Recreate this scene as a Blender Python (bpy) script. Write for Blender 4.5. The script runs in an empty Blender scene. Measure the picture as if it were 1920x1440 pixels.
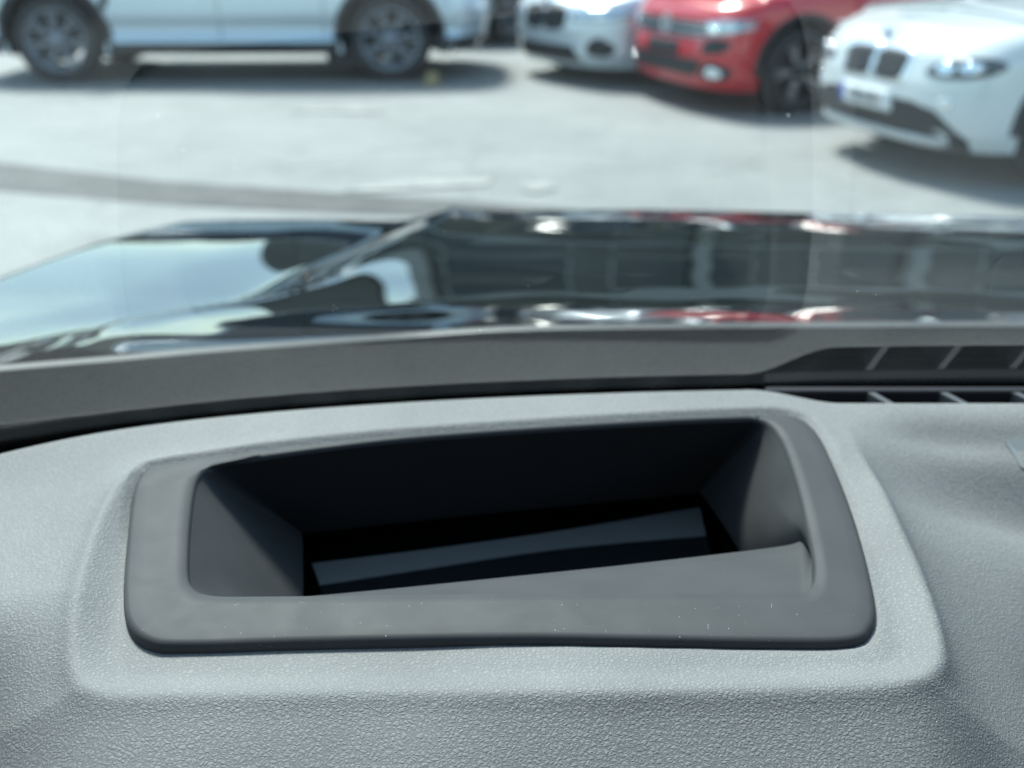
import bpy, bmesh, math, random
import numpy as np
from mathutils import Vector, Matrix
from mathutils.bvhtree import BVHTree

random.seed(4)
rng = np.random.default_rng(4)
SC = bpy.context.scene
COL = SC.collection
R = math.radians

# ------------------------------------------------------------------ camera
EYE = 1.22
PITCH = 24.0
FPX = 1900.0
cam = bpy.data.cameras.new('camera')
cam.sensor_width = 36
cam.lens = 36 * FPX / 1920
cam.clip_start = 0.01
cam.clip_end = 3000
cam.dof.use_dof = True
cam.dof.focus_distance = 0.335
cam.dof.aperture_fstop = 8.5
co = bpy.data.objects.new('camera', cam)
COL.objects.link(co)
co.location = (0, 0, EYE)
co.rotation_euler = (R(90 - PITCH), 0, 0)
SC.camera = co

# ------------------------------------------------------------------ light
SUN_EL, SUN_AZ = 56.0, -24.0      # ahead of the car, a little to the left
world = bpy.data.worlds.new('World')
SC.world = world
world.use_nodes = True
wn, wl = world.node_tree.nodes, world.node_tree.links
bg = wn['Background']
sky = wn.new('ShaderNodeTexSky')
sky.sky_type = 'NISHITA'
sky.sun_disc = False
sky.sun_elevation = R(SUN_EL)
sky.sun_rotation = R(SUN_AZ)
sky.dust_density = 1.0
sky.air_density = 1.0
tc = wn.new('ShaderNodeTexCoord')
mp = wn.new('ShaderNodeMapping'); mp.inputs['Scale'].default_value = (1.6, 1.6, 4.0)
nz = wn.new('ShaderNodeTexNoise'); nz.inputs['Scale'].default_value = 1.5; nz.inputs['Detail'].default_value = 6; nz.inputs['Roughness'].default_value = .55
rp = wn.new('ShaderNodeValToRGB'); rp.color_ramp.elements[0].position = .58; rp.color_ramp.elements[1].position = .80
mx = wn.new('ShaderNodeMix'); mx.data_type = 'RGBA'
mx.inputs['B'].default_value = (13.0, 12.6, 11.6, 1)
wl.new(tc.outputs['Generated'], mp.inputs['Vector']); wl.new(mp.outputs[0], nz.inputs['Vector'])
wl.new(nz.outputs['Fac'], rp.inputs['Fac']); wl.new(rp.outputs['Color'], mx.inputs['Factor'])
wl.new(sky.outputs[0], mx.inputs['A']); tn = wn.new('ShaderNodeMix'); tn.data_type = 'RGBA'; tn.blend_type = 'MULTIPLY'; tn.inputs['Factor'].default_value = 1; tn.inputs['B'].default_value = (.97, 1.04, .96, 1)
wl.new(mx.outputs['Result'], tn.inputs['A']); wl.new(tn.outputs['Result'], bg.inputs['Color'])
bg.inputs['Strength'].default_value = 0.15
sun = bpy.data.lights.new('sun', 'SUN')
sun.energy = 3.6
sun.angle = R(12)
sun.color = (1.0, .965, .925)
so = bpy.data.objects.new('sun', sun)
COL.objects.link(so)
sdir = Vector((math.sin(R(SUN_AZ)) * math.cos(R(SUN_EL)), math.cos(R(SUN_AZ)) * math.cos(R(SUN_EL)), math.sin(R(SUN_EL))))
so.rotation_euler = sdir.to_track_quat('Z', 'Y').to_euler()
so.location = sdir * 30

SC.view_settings.view_transform = 'Standard'
SC.view_settings.look = 'None'
SC.view_settings.exposure = 1.2
SC.view_settings.gamma = 1
SC.view_settings.use_curve_mapping = False
SC.cycles.use_denoising = True
SC.cycles.max_bounces = 10
SC.cycles.transparent_max_bounces = 12
SC.cycles.caustics_reflective = False
SC.cycles.sample_clamp_indirect = 6

# ------------------------------------------------------------------ view rays, used to take real positions off the picture
_c, _s = math.cos(R(PITCH)), math.sin(R(PITCH))
def ray(u, v):
    a = (u - 960) / FPX; b = (720 - v) / FPX
    return np.array([a, _c + b * _s, -_s + b * _c])
def P(u, v, a, b=0.0):
    """point on the plane z = a + b*y (relative to the eye)"""
    d = ray(u, v)
    return d * (a / (d[2] - b * d[1]))
def ground(u, v, z=0.0):
    p = P(u, v, z - EYE)
    return Vector((p[0], p[1], z))

# ------------------------------------------------------------------ helpers
def smooth(ob, on=True):
    ob.data.polygons.foreach_set('use_smooth', [on] * len(ob.data.polygons)); ob.data.update()
def mesh(name, verts, faces, mat, parent=None, sm=True):
    me = bpy.data.meshes.new(name)
    me.from_pydata([tuple(map(float, v)) for v in verts], [], [tuple(f) for f in faces])
    me.validate(); me.update()
    o = bpy.data.objects.new(name, me)
    COL.objects.link(o)
    if mat: me.materials.append(mat)
    if sm: smooth(o)
    if parent: o.parent = parent
    return o
def from_bm(name, bm, mat, parent=None, sm=True):
    bmesh.ops.recalc_face_normals(bm, faces=bm.faces)
    me = bpy.data.meshes.new(name)
    bm.to_mesh(me); bm.free()
    o = bpy.data.objects.new(name, me)
    COL.objects.link(o)
    if mat: me.materials.append(mat)
    if sm: smooth(o)
    if parent: o.parent = parent
    return o
def empty(name, loc=(0, 0, 0), rz=0.0):
    o = bpy.data.objects.new(name, None)
    COL.objects.link(o)
    o.location = loc; o.rotation_euler = (0, 0, rz)
    o.empty_display_size = .1
    return o
def tag(o, label=None, cat=None, group=None, kind=None):
    if label: o['label'] = label
    if cat: o['category'] = cat
    if group: o['group'] = group
    if kind: o['kind'] = kind
    return o
def grid_faces(nr, nc, closed=False):
    f = []
    for i in range(nr - 1):
        for j in range(nc if closed else nc - 1):
            k = (j + 1) % nc
            f.append((i * nc + j, i * nc + k, (i + 1) * nc + k, (i + 1) * nc + j))
    return f
def box(bm, x0, x1, y0, y1, z0, z1, bev=0.0):
    r = bmesh.ops.create_cube(bm, size=1)
    for v in r['verts']:
        v.co = Vector(((x0 + x1) / 2 + v.co.x * (x1 - x0), (y0 + y1) / 2 + v.co.y * (y1 - y0), (z0 + z1) / 2 + v.co.z * (z1 - z0)))
    if bev:
        es = list({e for v in r['verts'] for e in v.link_edges})
        bmesh.ops.bevel(bm, geom=es, offset=bev, segments=2, affect='EDGES')
def boxob(name, x0, x1, y0, y1, z0, z1, mat, parent=None, bev=0.0):
    bm = bmesh.new(); box(bm, x0, x1, y0, y1, z0, z1, bev)
    return from_bm(name, bm, mat, parent, sm=False)
def catmull(pts, n, closed=True):
    """resample control points with a centripetal-like spline to n points evenly by control index"""
    pts = np.array(pts, float); m = len(pts); out = []
    tot = m if closed else m - 1
    for q in range(n):
        t = q / (n if closed else n - 1) * tot
        i = min(int(math.floor(t)), tot - 1); u = t - i
        def g(k): return pts[k % m] if closed else pts[min(max(k, 0), m - 1)]
        a, b, c, d = g(i - 1), g(i), g(i + 1), g(i + 2)
        out.append(.5 * ((2 * b) + (-a + c) * u + (2 * a - 5 * b + 4 * c - d) * u ** 2 + (-a + 3 * b - 3 * c + d) * u ** 3))
    return np.array(out)
def sst(a, b, x):
    t = np.clip((x - a) / (b - a), 0, 1)
    return t * t * (3 - 2 * t)

# ------------------------------------------------------------------ materials
def M(name, color, rough=.5, metal=0.0, coat=0.0, spec=.5, ior=1.5, coat_ior=1.5, coat_rough=.03):
    m = bpy.data.materials.new(name); m.use_nodes = True
    b = m.node_tree.nodes['Principled BSDF']
    b.inputs['Base Color'].default_value = (*color, 1)
    b.inputs['Roughness'].default_value = rough
    b.inputs['Metallic'].default_value = metal
    b.inputs['Coat Weight'].default_value = coat
    b.inputs['Coat IOR'].default_value = coat_ior
    b.inputs['Coat Roughness'].default_value = coat_rough
    b.inputs['Specular IOR Level'].default_value = spec
    b.inputs['IOR'].default_value = ior
    return m
def NT(m): return m.node_tree.nodes, m.node_tree.links, m.node_tree.nodes['Principled BSDF']
def vary(m, c1, c2, scale=3.0, detail=6, rough=None, stretch=(1, 1, 1), lo=.35, hi=.65):
    n, l, b = NT(m)
    t = n.new('ShaderNodeTexCoord'); p = n.new('ShaderNodeMapping'); p.inputs['Scale'].default_value = stretch
    z = n.new('ShaderNodeTexNoise'); z.inputs['Scale'].default_value = scale; z.inputs['Detail'].default_value = detail
    r = n.new('ShaderNodeValToRGB')
    r.color_ramp.elements[0].color = (*c1, 1); r.color_ramp.elements[1].color = (*c2, 1)
    r.color_ramp.elements[0].position = lo; r.color_ramp.elements[1].position = hi
    l.new(t.outputs['Object'], p.inputs[0]); l.new(p.outputs[0], z.inputs['Vector']); l.new(z.outputs['Fac'], r.inputs['Fac'])
    l.new(r.outputs['Color'], b.inputs['Base Color'])
    return z, r

# dashboard: grained soft-touch plastic
dash_m = M('grained_plastic', (.2, .215, .22), rough=.42, spec=.3)
def grain(m, scale, dist, fine=False):
    n, l, b = NT(m)
    t = n.new('ShaderNodeTexCoord')
    w = n.new('ShaderNodeTexNoise'); w.inputs['Scale'].default_value = scale * .8; w.inputs['Detail'].default_value = 3
    ma = n.new('ShaderNodeVectorMath'); ma.operation = 'MULTIPLY_ADD'
    k = 1.6 / scale
    ma.inputs[1].default_value = (k, k, k)
    l.new(w.outputs['Color'], ma.inputs[0]); l.new(t.outputs['Object'], ma.inputs[2])
    v = n.new('ShaderNodeTexVoronoi'); v.feature = 'DISTANCE_TO_EDGE'; v.inputs['Scale'].default_value = scale
    l.new(ma.outputs[0], v.inputs['Vector'])
    mr = n.new('ShaderNodeMapRange'); mr.interpolation_type = 'SMOOTHSTEP'
    mr.inputs['From Min'].default_value = 0.0; mr.inputs['From Max'].default_value = .36
    l.new(v.outputs['Distance'], mr.inputs['Value'])
    w2 = n.new('ShaderNodeTexNoise'); w2.inputs['Scale'].default_value = scale * 1.7; w2.inputs['Detail'].default_value = 4
    l.new(t.outputs['Object'], w2.inputs['Vector'])
    ad = n.new('ShaderNodeMath'); ad.operation = 'MULTIPLY_ADD'; ad.inputs[1].default_value = .9
    l.new(w2.outputs['Fac'], ad.inputs[0]); l.new(mr.outputs[0], ad.inputs[2])
    bp = n.new('ShaderNodeBump'); bp.inputs['Distance'].default_value = dist; bp.inputs['Strength'].default_value = 1
    l.new(ad.outputs[0], bp.inputs['Height']); l.new(bp.outputs[0], b.inputs['Normal'])
    return mr
gr = grain(dash_m, 640, .00014)
n, l, b = NT(dash_m)
# smudges and wear on the plastic: slightly varied colour and roughness
t = n.new('ShaderNodeTexCoord'); z1 = n.new('ShaderNodeTexNoise'); z1.inputs['Scale'].default_value = 14; z1.inputs['Detail'].default_value = 5
r1 = n.new('ShaderNodeValToRGB'); r1.color_ramp.elements[0].position = .3; r1.color_ramp.elements[1].position = .7
r1.color_ramp.elements[0].color = (.192, .193, .190, 1); r1.color_ramp.elements[1].color = (.237, .237, .232, 1)
l.new(t.outputs['Object'], z1.inputs['Vector']); l.new(z1.outputs['Fac'], r1.inputs['Fac'])
mg = n.new('ShaderNodeMix'); mg.data_type = 'RGBA'; mg.blend_type = 'MULTIPLY'
mg.inputs['Factor'].default_value = 1
r2 = n.new('ShaderNodeValToRGB'); r2.color_ramp.elements[0].color = (.72, .73, .75, 1); r2.color_ramp.elements[1].color = (1, 1, 1, 1); r2.color_ramp.elements[1].position = .3  # shade of the grain creases put into the colour
l.new(gr.outputs[0], r2.inputs['Fac']); l.new(r1.outputs['Color'], mg.inputs['A']); l.new(r2.outputs['Color'], mg.inputs['B'])
l.new(mg.outputs['Result'], b.inputs['Base Color'])
r3 = n.new('ShaderNodeMapRange'); r3.inputs['To Min'].default_value = .52; r3.inputs['To Max'].default_value = .7
l.new(z1.outputs['Fac'], r3.inputs['Value']); l.new(r3.outputs[0], b.inputs['Roughness'])

bezel_m = M('smooth_bezel_plastic', (.085, .095, .1), rough=.62, spec=.3)
vary(bezel_m, (.043, .0445, .046), (.050, .0515, .053), scale=45)
n, l, b = NT(bezel_m)
_t = n.new('ShaderNodeTexCoord'); _z = n.new('ShaderNodeTexNoise'); _z.inputs['Scale'].default_value = 2600; _z.inputs['Detail'].default_value = 2
_b = n.new('ShaderNodeBump'); _b.inputs['Distance'].default_value = .00003
l.new(_t.outputs['Object'], _z.inputs['Vector']); l.new(_z.outputs['Fac'], _b.inputs['Height']); l.new(_b.outputs[0], b.inputs['Normal'])
_z2 = n.new('ShaderNodeTexNoise'); _z2.inputs['Scale'].default_value = 60; _z2.inputs['Detail'].default_value = 5; _z2.inputs['Distortion'].default_value = 1
_r = n.new('ShaderNodeMapRange'); _r.inputs['From Min'].default_value = .3; _r.inputs['From Max'].default_value = .7; _r.inputs['To Min'].default_value = .60; _r.inputs['To Max'].default_value = .66
l.new(_t.outputs['Object'], _z2.inputs['Vector']); l.new(_z2.outputs['Fac'], _r.inputs['Value']); l.new(_r.outputs[0], b.inputs['Roughness'])
shaded_wall_m = M('shaded_cavity_plastic', (.034, .035, .038), rough=.7, spec=.15)
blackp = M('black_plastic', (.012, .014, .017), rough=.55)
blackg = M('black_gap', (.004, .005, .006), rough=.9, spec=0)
ventm = M('vent_plastic', (.012, .011, .015), rough=.6, spec=.3)
vane_m = M('vane_plastic', (.07, .073, .076), rough=.5)
plate_m = M('cover_glass', (.01, .012, .014), rough=.08, spec=.6)
reflection_m = M('painted_reflection_grey', (.12, .125, .125), rough=.5)
paint_black = M('gloss_dark_paint', (.006, .0075, .008), rough=.5, coat=1, coat_ior=2.05, coat_rough=.012, spec=0)
frit_m = M('black_frit', (.004, .004, .005), rough=.9, spec=0)
cowl_m = M('cowl_plastic', (.005, .0055, .006), rough=.9, spec=0)
seal_m = M('grey_rubber_seal', (.07, .075, .075), rough=.5)
headl = M('headliner', (.05, .05, .05), rough=.9)
cabin_m = M('cabin_trim', (.015, .015, .016), rough=.8)
pane_block_m = M('opaque_window_block', (.01, .012, .012), rough=.05)
dust_m = M('dust', (.55, .58, .58), rough=.9)
flake_m = bpy.data.materials.new('translucent_dust'); flake_m.use_nodes = True
_n, _l = flake_m.node_tree.nodes, flake_m.node_tree.links; _n.clear()
_o = _n.new('ShaderNodeOutputMaterial'); _d = _n.new('ShaderNodeBsdfDiffuse'); _t = _n.new('ShaderNodeBsdfTranslucent'); _m = _n.new('ShaderNodeMixShader')
_d.inputs[0].default_value = (.8, .8, .78, 1); _t.inputs[0].default_value = (.8, .8, .78, 1); _m.inputs[0].default_value = .7
_l.new(_d.outputs[0], _m.inputs[1]); _l.new(_t.outputs[0], _m.inputs[2]); _l.new(_m.outputs[0], _o.inputs[0])

glass_m = bpy.data.materials.new('windscreen_glass'); glass_m.use_nodes = True
n, l = glass_m.node_tree.nodes, glass_m.node_tree.links
n.clear()
out = n.new('ShaderNodeOutputMaterial'); tr = n.new('ShaderNodeBsdfTransparent'); gl = n.new('ShaderNodeBsdfGlossy')
tr.inputs[0].default_value = (.84, .94, .925, 1); gl.inputs['Roughness'].default_value = 0.0
fr = n.new('ShaderNodeFresnel'); fr.inputs['IOR'].default_value = 1.76
fm = n.new('ShaderNodeMath'); fm.operation = 'MULTIPLY'; fm.inputs[1].default_value = .95
ms = n.new('ShaderNodeMixShader')
l.new(fr.outputs[0], fm.inputs[0]); l.new(fm.outputs[0], ms.inputs[0]); l.new(tr.outputs[0], ms.inputs[1]); l.new(gl.outputs[0], ms.inputs[2])
# thin film of dust wiped in vertical streaks
df = n.new('ShaderNodeBsdfDiffuse'); df.inputs[0].default_value = (.8, .84, .82, 1)
tcg = n.new('ShaderNodeTexCoord'); mpg = n.new('ShaderNodeMapping'); mpg.inputs['Scale'].default_value = (60, 5, 5)
ng = n.new('ShaderNodeTexNoise'); ng.inputs['Scale'].default_value = 1; ng.inputs['Detail'].default_value = 4
rg = n.new('ShaderNodeMapRange'); rg.inputs['From Min'].default_value = .4; rg.inputs['From Max'].default_value = .8; rg.inputs['To Min'].default_value = .022; rg.inputs['To Max'].default_value = .07
l.new(tcg.outputs['Object'], mpg.inputs[0]); l.new(mpg.outputs[0], ng.inputs['Vector']); l.new(ng.outputs['Fac'], rg.inputs['Value'])
ms2 = n.new('ShaderNodeMixShader')
l.new(rg.outputs[0], ms2.inputs[0]); l.new(ms.outputs[0], ms2.inputs[1]); l.new(df.outputs[0], ms2.inputs[2]); l.new(ms2.outputs[0], out.inputs[0])

# outside
asphalt = M('pale_asphalt', (.2, .2, .19), rough=.75)
n, l, b = NT(asphalt)
t = n.new('ShaderNodeTexCoord')
za = n.new('ShaderNodeTexNoise'); za.inputs['Scale'].default_value = .8; za.inputs['Detail'].default_value = 8; za.inputs['Roughness'].default_value = .65
zb_ = n.new('ShaderNodeTexNoise'); zb_.inputs['Scale'].default_value = 60; zb_.inputs['Detail'].default_value = 6
ra = n.new('ShaderNodeValToRGB'); ra.color_ramp.elements[0].position = .3; ra.color_ramp.elements[1].position = .72
ra.color_ramp.elements[0].color = (.20, .21, .205, 1); ra.color_ramp.elements[1].color = (.275, .28, .268, 1)
ma_ = n.new('ShaderNodeMix'); ma_.data_type = 'RGBA'; ma_.blend_type = 'OVERLAY'; ma_.inputs['Factor'].default_value = .5
l.new(t.outputs['Object'], za.inputs['Vector']); l.new(t.outputs['Object'], zb_.inputs['Vector'])
l.new(za.outputs['Fac'], ra.inputs['Fac']); l.new(ra.outputs['Color'], ma_.inputs['A']); l.new(zb_.outputs['Fac'], ma_.inputs['B'])
l.new(ma_.outputs['Result'], b.inputs['Base Color'])
zs_ = n.new('ShaderNodeTexNoise'); zs_.inputs['Scale'].default_value = 2.6; zs_.inputs['Detail'].default_value = 9; zs_.inputs['Distortion'].default_value = 1.2
rs_ = n.new('ShaderNodeValToRGB'); rs_.color_ramp.elements[0].position = .36; rs_.color_ramp.elements[1].position = .5
rs_.color_ramp.elements[0].color = (.68, .70, .70, 1); rs_.color_ramp.elements[1].color = (1, 1, 1, 1)
vc_ = n.new('ShaderNodeTexVoronoi'); vc_.feature = 'DISTANCE_TO_EDGE'; vc_.inputs['Scale'].default_value = .45
rc_ = n.new('ShaderNodeValToRGB'); rc_.color_ramp.elements[0].position = 0; rc_.color_ramp.elements[1].position = .02
rc_.color_ramp.elements[0].color = (.45, .45, .45, 1); rc_.color_ramp.elements[1].color = (1, 1, 1, 1)
wv_ = n.new('ShaderNodeVectorMath'); wv_.operation = 'MULTIPLY_ADD'; wv_.inputs[1].default_value = (.5, .5, .5)
l.new(zs_.outputs['Color'], wv_.inputs[0]); l.new(t.outputs['Object'], wv_.inputs[2]); l.new(wv_.outputs[0], vc_.inputs['Vector'])
l.new(t.outputs['Object'], zs_.inputs['Vector']); l.new(zs_.outputs['Fac'], rs_.inputs['Fac']); l.new(vc_.outputs['Distance'], rc_.inputs['Fac'])
m1_ = n.new('ShaderNodeMix'); m1_.data_type = 'RGBA'; m1_.blend_type = 'MULTIPLY'; m1_.inputs['Factor'].default_value = .3
m2_ = n.new('ShaderNodeMix'); m2_.data_type = 'RGBA'; m2_.blend_type = 'MULTIPLY'; m2_.inputs['Factor'].default_value = .3
l.new(ma_.outputs['Result'], m1_.inputs['A']); l.new(rs_.outputs['Color'], m1_.inputs['B']); l.new(m1_.outputs['Result'], m2_.inputs['A']); l.new(rc_.outputs['Color'], m2_.inputs['B'])
l.new(m2_.outputs['Result'], b.inputs['Base Color'])
bpn = n.new('ShaderNodeBump'); bpn.inputs['Distance'].default_value = .004; l.new(zb_.outputs['Fac'], bpn.inputs['Height']); l.new(bpn.outputs[0], b.inputs['Normal'])
gutter_m = M('grey_gutter', (.09, .09, .088), rough=.8); vary(gutter_m, (.075, .076, .075), (.105, .105, .1), scale=5)
line_m = M('worn_road_paint', (.6, .6, .56), rough=.7); vary(line_m, (.23, .235, .225), (.34, .34, .32), scale=7, lo=.35, hi=.65)
white_p = M('white_paint', (.62, .66, .67), rough=.35, coat=1, coat_rough=.03)
silver_p = M('silver_white_paint', (.62, .68, .73), rough=.32, metal=.25, coat=1)
blue_white = M('pale_blue_silver_paint', (.52, .61, .68), rough=.3, metal=.3, coat=1)
red_p = M('red_paint', (.52, .012, .022), rough=.35, coat=1)
dark_p = M('dark_grey_paint', (.02, .024, .03), rough=.3, coat=1)
trim = M('black_trim', (.018, .02, .024), rough=.6)
tyre_m = M('tyre_rubber', (.022, .023, .026), rough=.75)
rim_grey = M('grey_alloy', (.24, .26, .30), rough=.4, metal=.3)
rim_dark = M('black_alloy', (.03, .032, .036), rough=.35, metal=.4)
rim_lip = M('machined_alloy', (.5, .5, .52), rough=.3, metal=.8)
badge_m = M('silver_badge', (.75, .77, .8), rough=.35, metal=.3)
chrome = M('chrome', (.8, .82, .84), rough=.12, metal=1)
lamp_m = M('headlamp_glass', (.42, .47, .55), rough=.08, metal=.6, coat=1)
lamp_d = M('headlamp_dark', (.05, .055, .065), rough=.15, coat=1)
lamp_w = M('lamp_reflector', (.8, .85, .9), rough=.1, metal=.9)
autoglass = M('tinted_car_glass', (.012, .016, .018), rough=.04, coat=1)
plate_w = M('number_plate_white', (.75, .77, .78), rough=.4)
plate_b = M('number_plate_blue', (.02, .08, .45), rough=.4)
char_m = M('plate_characters', (.03, .03, .035), rough=.5)
skid_m = M('silver_skid_plate', (.62, .65, .66), rough=.35, metal=.3)
facade_m = M('dark_facade', (.10, .105, .10), rough=.7); vary(facade_m, (.14, .145, .135), (.19, .195, .18), scale=1.2)
column_m = M('pale_column', (.5, .52, .5), rough=.7)
bwin_m = M('office_glass', (.02, .025, .03), rough=.08, coat=.3)
roof_m = M('roofing', (.1, .1, .1), rough=.8)
ware_m = M('ribbed_wall', (.07, .075, .075), rough=.7)
leaf_m = M('leaves', (.035, .06, .025), rough=.6); vary(leaf_m, (.02, .04, .015), (.06, .09, .035), scale=2)
bark_m = M('bark', (.08, .06, .045), rough=.9)

# ================================================================== GROUND
gsz = 400
g = mesh('ground', [(-gsz, -gsz, 0), (gsz, -gsz, 0), (gsz, gsz, 0), (-gsz, gsz, 0)], [(0, 1, 2, 3)], asphalt, sm=False)
tag(g, kind='structure')
def strip(name, pts, mat, z=.004):
    q = [ground(*p) for p in pts]
    o = mesh(name, [(p.x, p.y, z) for p in q], [tuple(range(len(q)))[::-1]], mat, sm=False)
    return tag(o, kind='structure')
strip('gutter', [(-300, 272), (0, 306), (300, 340), (620, 362), (900, 380), (1100, 396), (1100, 425), (900, 410), (620, 400), (330, 385), (0, 358), (-300, 325)], gutter_m)
strip('road_marking', [(690, 348), (760, 338), (925, 334), (918, 348), (760, 358), (640, 362)], line_m, .008)
strip('road_marking', [(980, 346), (1030, 343), (1045, 356), (1000, 364), (978, 356)], line_m, .008)
strip('road_marking', [(545, 206), (700, 203), (722, 208), (700, 213), (545, 211)], line_m, .008)

# ================================================================== OWN CAR
own = empty('car', (0, 0, 0))
tag(own, 'dark glossy car seen from inside, with grey grained dashboard, windscreen and creased bonnet', 'car')
E0 = np.array([0, 0, EYE])
PB = .06; PA = -.22 - PB * .28
def pl(y): return PA + PB * y

# ---- outlines measured on the dash plane
ridge_px = [(400, 846), (300, 862), (235, 890), (200, 945), (172, 1010), (148, 1090), (130, 1170), (128, 1230), (150, 1272), (215, 1296), (350, 1300), (650, 1297), (960, 1296), (1300, 1294),
            (1600, 1290), (1710, 1278), (1765, 1240), (1768, 1180), (1735, 1080), (1670, 950), (1615, 850), (1580, 785), (1540, 758), (1400, 752), (1200, 755), (960, 764), (700, 786), (540, 815)]
bez_px = [(300, 862), (500, 835), (700, 813), (960, 794), (1200, 779), (1400, 770), (1485, 773), (1530, 800), (1565, 865), (1602, 960), (1630, 1060), (1642, 1130), (1634, 1168), (1600, 1190),
          (1480, 1194), (1200, 1189), (960, 1186), (600, 1192), (350, 1199), (278, 1192), (238, 1158), (230, 1095), (237, 1000), (248, 915), (268, 876)]
ridge = np.array([P(u, v, PA, PB)[:2] for u, v in catmull(ridge_px, 160)])
bez = np.array([P(u, v, PA, PB)[:2] for u, v in catmull(bez_px, 200)])
def inside(px, py, poly):
    c = np.zeros(px.shape, bool); n_ = len(poly)
    for i in range(n_):
        x1, y1 = poly[i]; x2, y2 = poly[(i + 1) % n_]
        cond = ((y1 > py) != (y2 > py)) & (px < (x2 - x1) * (py - y1) / (y2 - y1 + 1e-12) + x1)
        c ^= cond
    return c
def sdf(px, py, poly):
    best = np.full(px.shape, 1e9); n_ = len(poly)
    for i in range(n_):
        a = poly[i]; bb = poly[(i + 1) % n_]; dx, dy = bb - a
        t_ = np.clip(((px - a[0]) * dx + (py - a[1]) * dy) / (dx * dx + dy * dy + 1e-12), 0, 1)
        d = (px - a[0] - t_ * dx) ** 2 + (py - a[1] - t_ * dy) ** 2
        best = np.minimum(best, d)
    d = np.sqrt(best)
    return np.where(inside(px, py, poly), d, -d)

# ---- rear edge of the dash, curving back at the left
rear_px = [(-400, 905), (-150, 856), (0, 828), (200, 800), (400, 775), (700, 752), (960, 738), (1200, 730), (1400, 725)]
rp_ = np.array([P(u, v, PA, PB)[:2] for u, v in rear_px])
def rear_main(x):
    x = np.asarray(x, float)
    y = np.interp(x, rp_[:, 0], rp_[:, 1])
    y = np.where(x < rp_[0, 0], rp_[0, 1] + (x - rp_[0, 0]) * .55, y)
    y = np.where(x > rp_[-1, 0], rp_[-1, 1] + .002 * (1 - np.exp(-(x - rp_[-1, 0]) / .1)), y)
    return y
# smooth it
_xs = np.linspace(-1.2, 1.3, 501)
_k = np.ones(25) / 25
_ys = np.convolve(np.pad(rear_main(_xs), 12, 'edge'), _k, 'valid')
def rear_s(x): return np.interp(x, _xs, _ys)
vx0, vx1 = P(1400, 725, PA, PB)[0], P(1575, 752, PA, PB)[0]
vent_y = P(1700, 751, PA, PB)[1]
def rear_dash(x):
    return np.where(x < vx0, rear_s(x), rear_s(x) + (vent_y - rear_s(x)) * sst(vx0, vx1, np.minimum(x, vx1)))

def dash_h(X, Y):
    d = sdf(X, Y, ridge)
    h = pl(Y)
    back = sst(.365, .405, Y); back2 = sst(.38, .435, Y)                       # the rim dies away towards the windscreen
    front = sst(.275, .255, Y)
    # outside the rim the surface falls away
    o = np.maximum(-d, 0)
    side = 1 - front
    lw = sst(.04, -.04, X)
    fall_l = .0035 * (1 - np.exp(-o / .012)) + .06 * o
    fall_r = .012 * (1 - np.exp(-o / .014)) + .26 * np.minimum(o, .12)
    fall = (fall_l * lw + fall_r * (1 - lw)) * (1 - back2)
    yf = .262
    roll = np.maximum(yf - Y, 0)
    fall_f = .25 * roll + 3.0 * roll ** 2
    h = h - fall * (1 - .6 * front * (1 - sst(0, .04, np.maximum(np.maximum(X - .125, -.125 - X), 0)))) - fall_f
    # lower corners turn down
    h = h - 9 * np.clip(-.108 - X, 0, .07) ** 2 * sst(.31, .22, Y) - .9 * np.maximum(-.178 - X, 0) * sst(.31, .22, Y)
    h = h - 4.5 * np.clip(X - .115, 0, .11) ** 2 * sst(.38, .24, Y) - .99 * np.maximum(X - .225, 0) * sst(.38, .24, Y)
    # dish inside the rim
    i_ = np.maximum(d, 0)
    dish = (.0042 + .0016 * lw) * sst(0, .016, i_)
    h = h - dish * (1 - back)
    # rounded rim
    h = h + .0012 * np.exp(-(d / .0035) ** 2) * (1 - back) * (1 - front * .6)
    # lip towards the air vent on the right and hollow in front of it
    rr = rear_dash(X) - Y
    h = h - .006 * np.exp(-((rr - .026) / .011) ** 2) * sst(vx1 - .005, vx1 + .05, X)
    # rear edge rolls down
    h = h - .006 * np.clip(1 - rr / .003, 0, 1) ** 2
    db = sdf(X, Y, bez)
    wt = sst(-.0028, -.0004, db)
    h = h * (1 - wt) + np.minimum(h, pl(Y) - .0052 + .0026 * back - .6 * np.maximum(db, 0)) * wt
    return h
bezel_drop = .0040

xs = np.concatenate([np.linspace(-.80, -.24, 60, endpoint=False), np.linspace(-.24, .30, 300, endpoint=False), np.linspace(.30, 1.15, 70)])
ts = np.linspace(0, 1, 260)
XX, TT = np.meshgrid(xs, ts)
RD = rear_dash(XX)
YY = .045 + TT ** .9 * (RD - .045)
ZZ = dash_h(XX, YY)
nr, nc = XX.shape
fa = grid_faces(nr, nc)
cx = XX.ravel(); cy = YY.ravel()
dB = sdf(cx, cy, bez)
fa = [f for f in fa if not all(dB[i] > .0012 for i in f)]
verts = np.stack([cx, cy, ZZ.ravel()], 1) + E0
# front apron below the dash and a turned-down rear lip
dash = mesh('dashboard', verts, fa, dash_m, own)
dash.data.validate()
# driver-side knee panel
kn = []
for x in xs[::6]:
    z0 = float(dash_h(np.array([x]), np.array([.045]))[0])
    kn += [(x, .045, z0 + EYE), (x, .06, z0 - .05 + EYE), (x, .16, z0 - .35 + EYE)]
mesh('lower_dashboard_panel', kn, grid_faces(len(xs[::6]), 3), dash_m, own)

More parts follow.
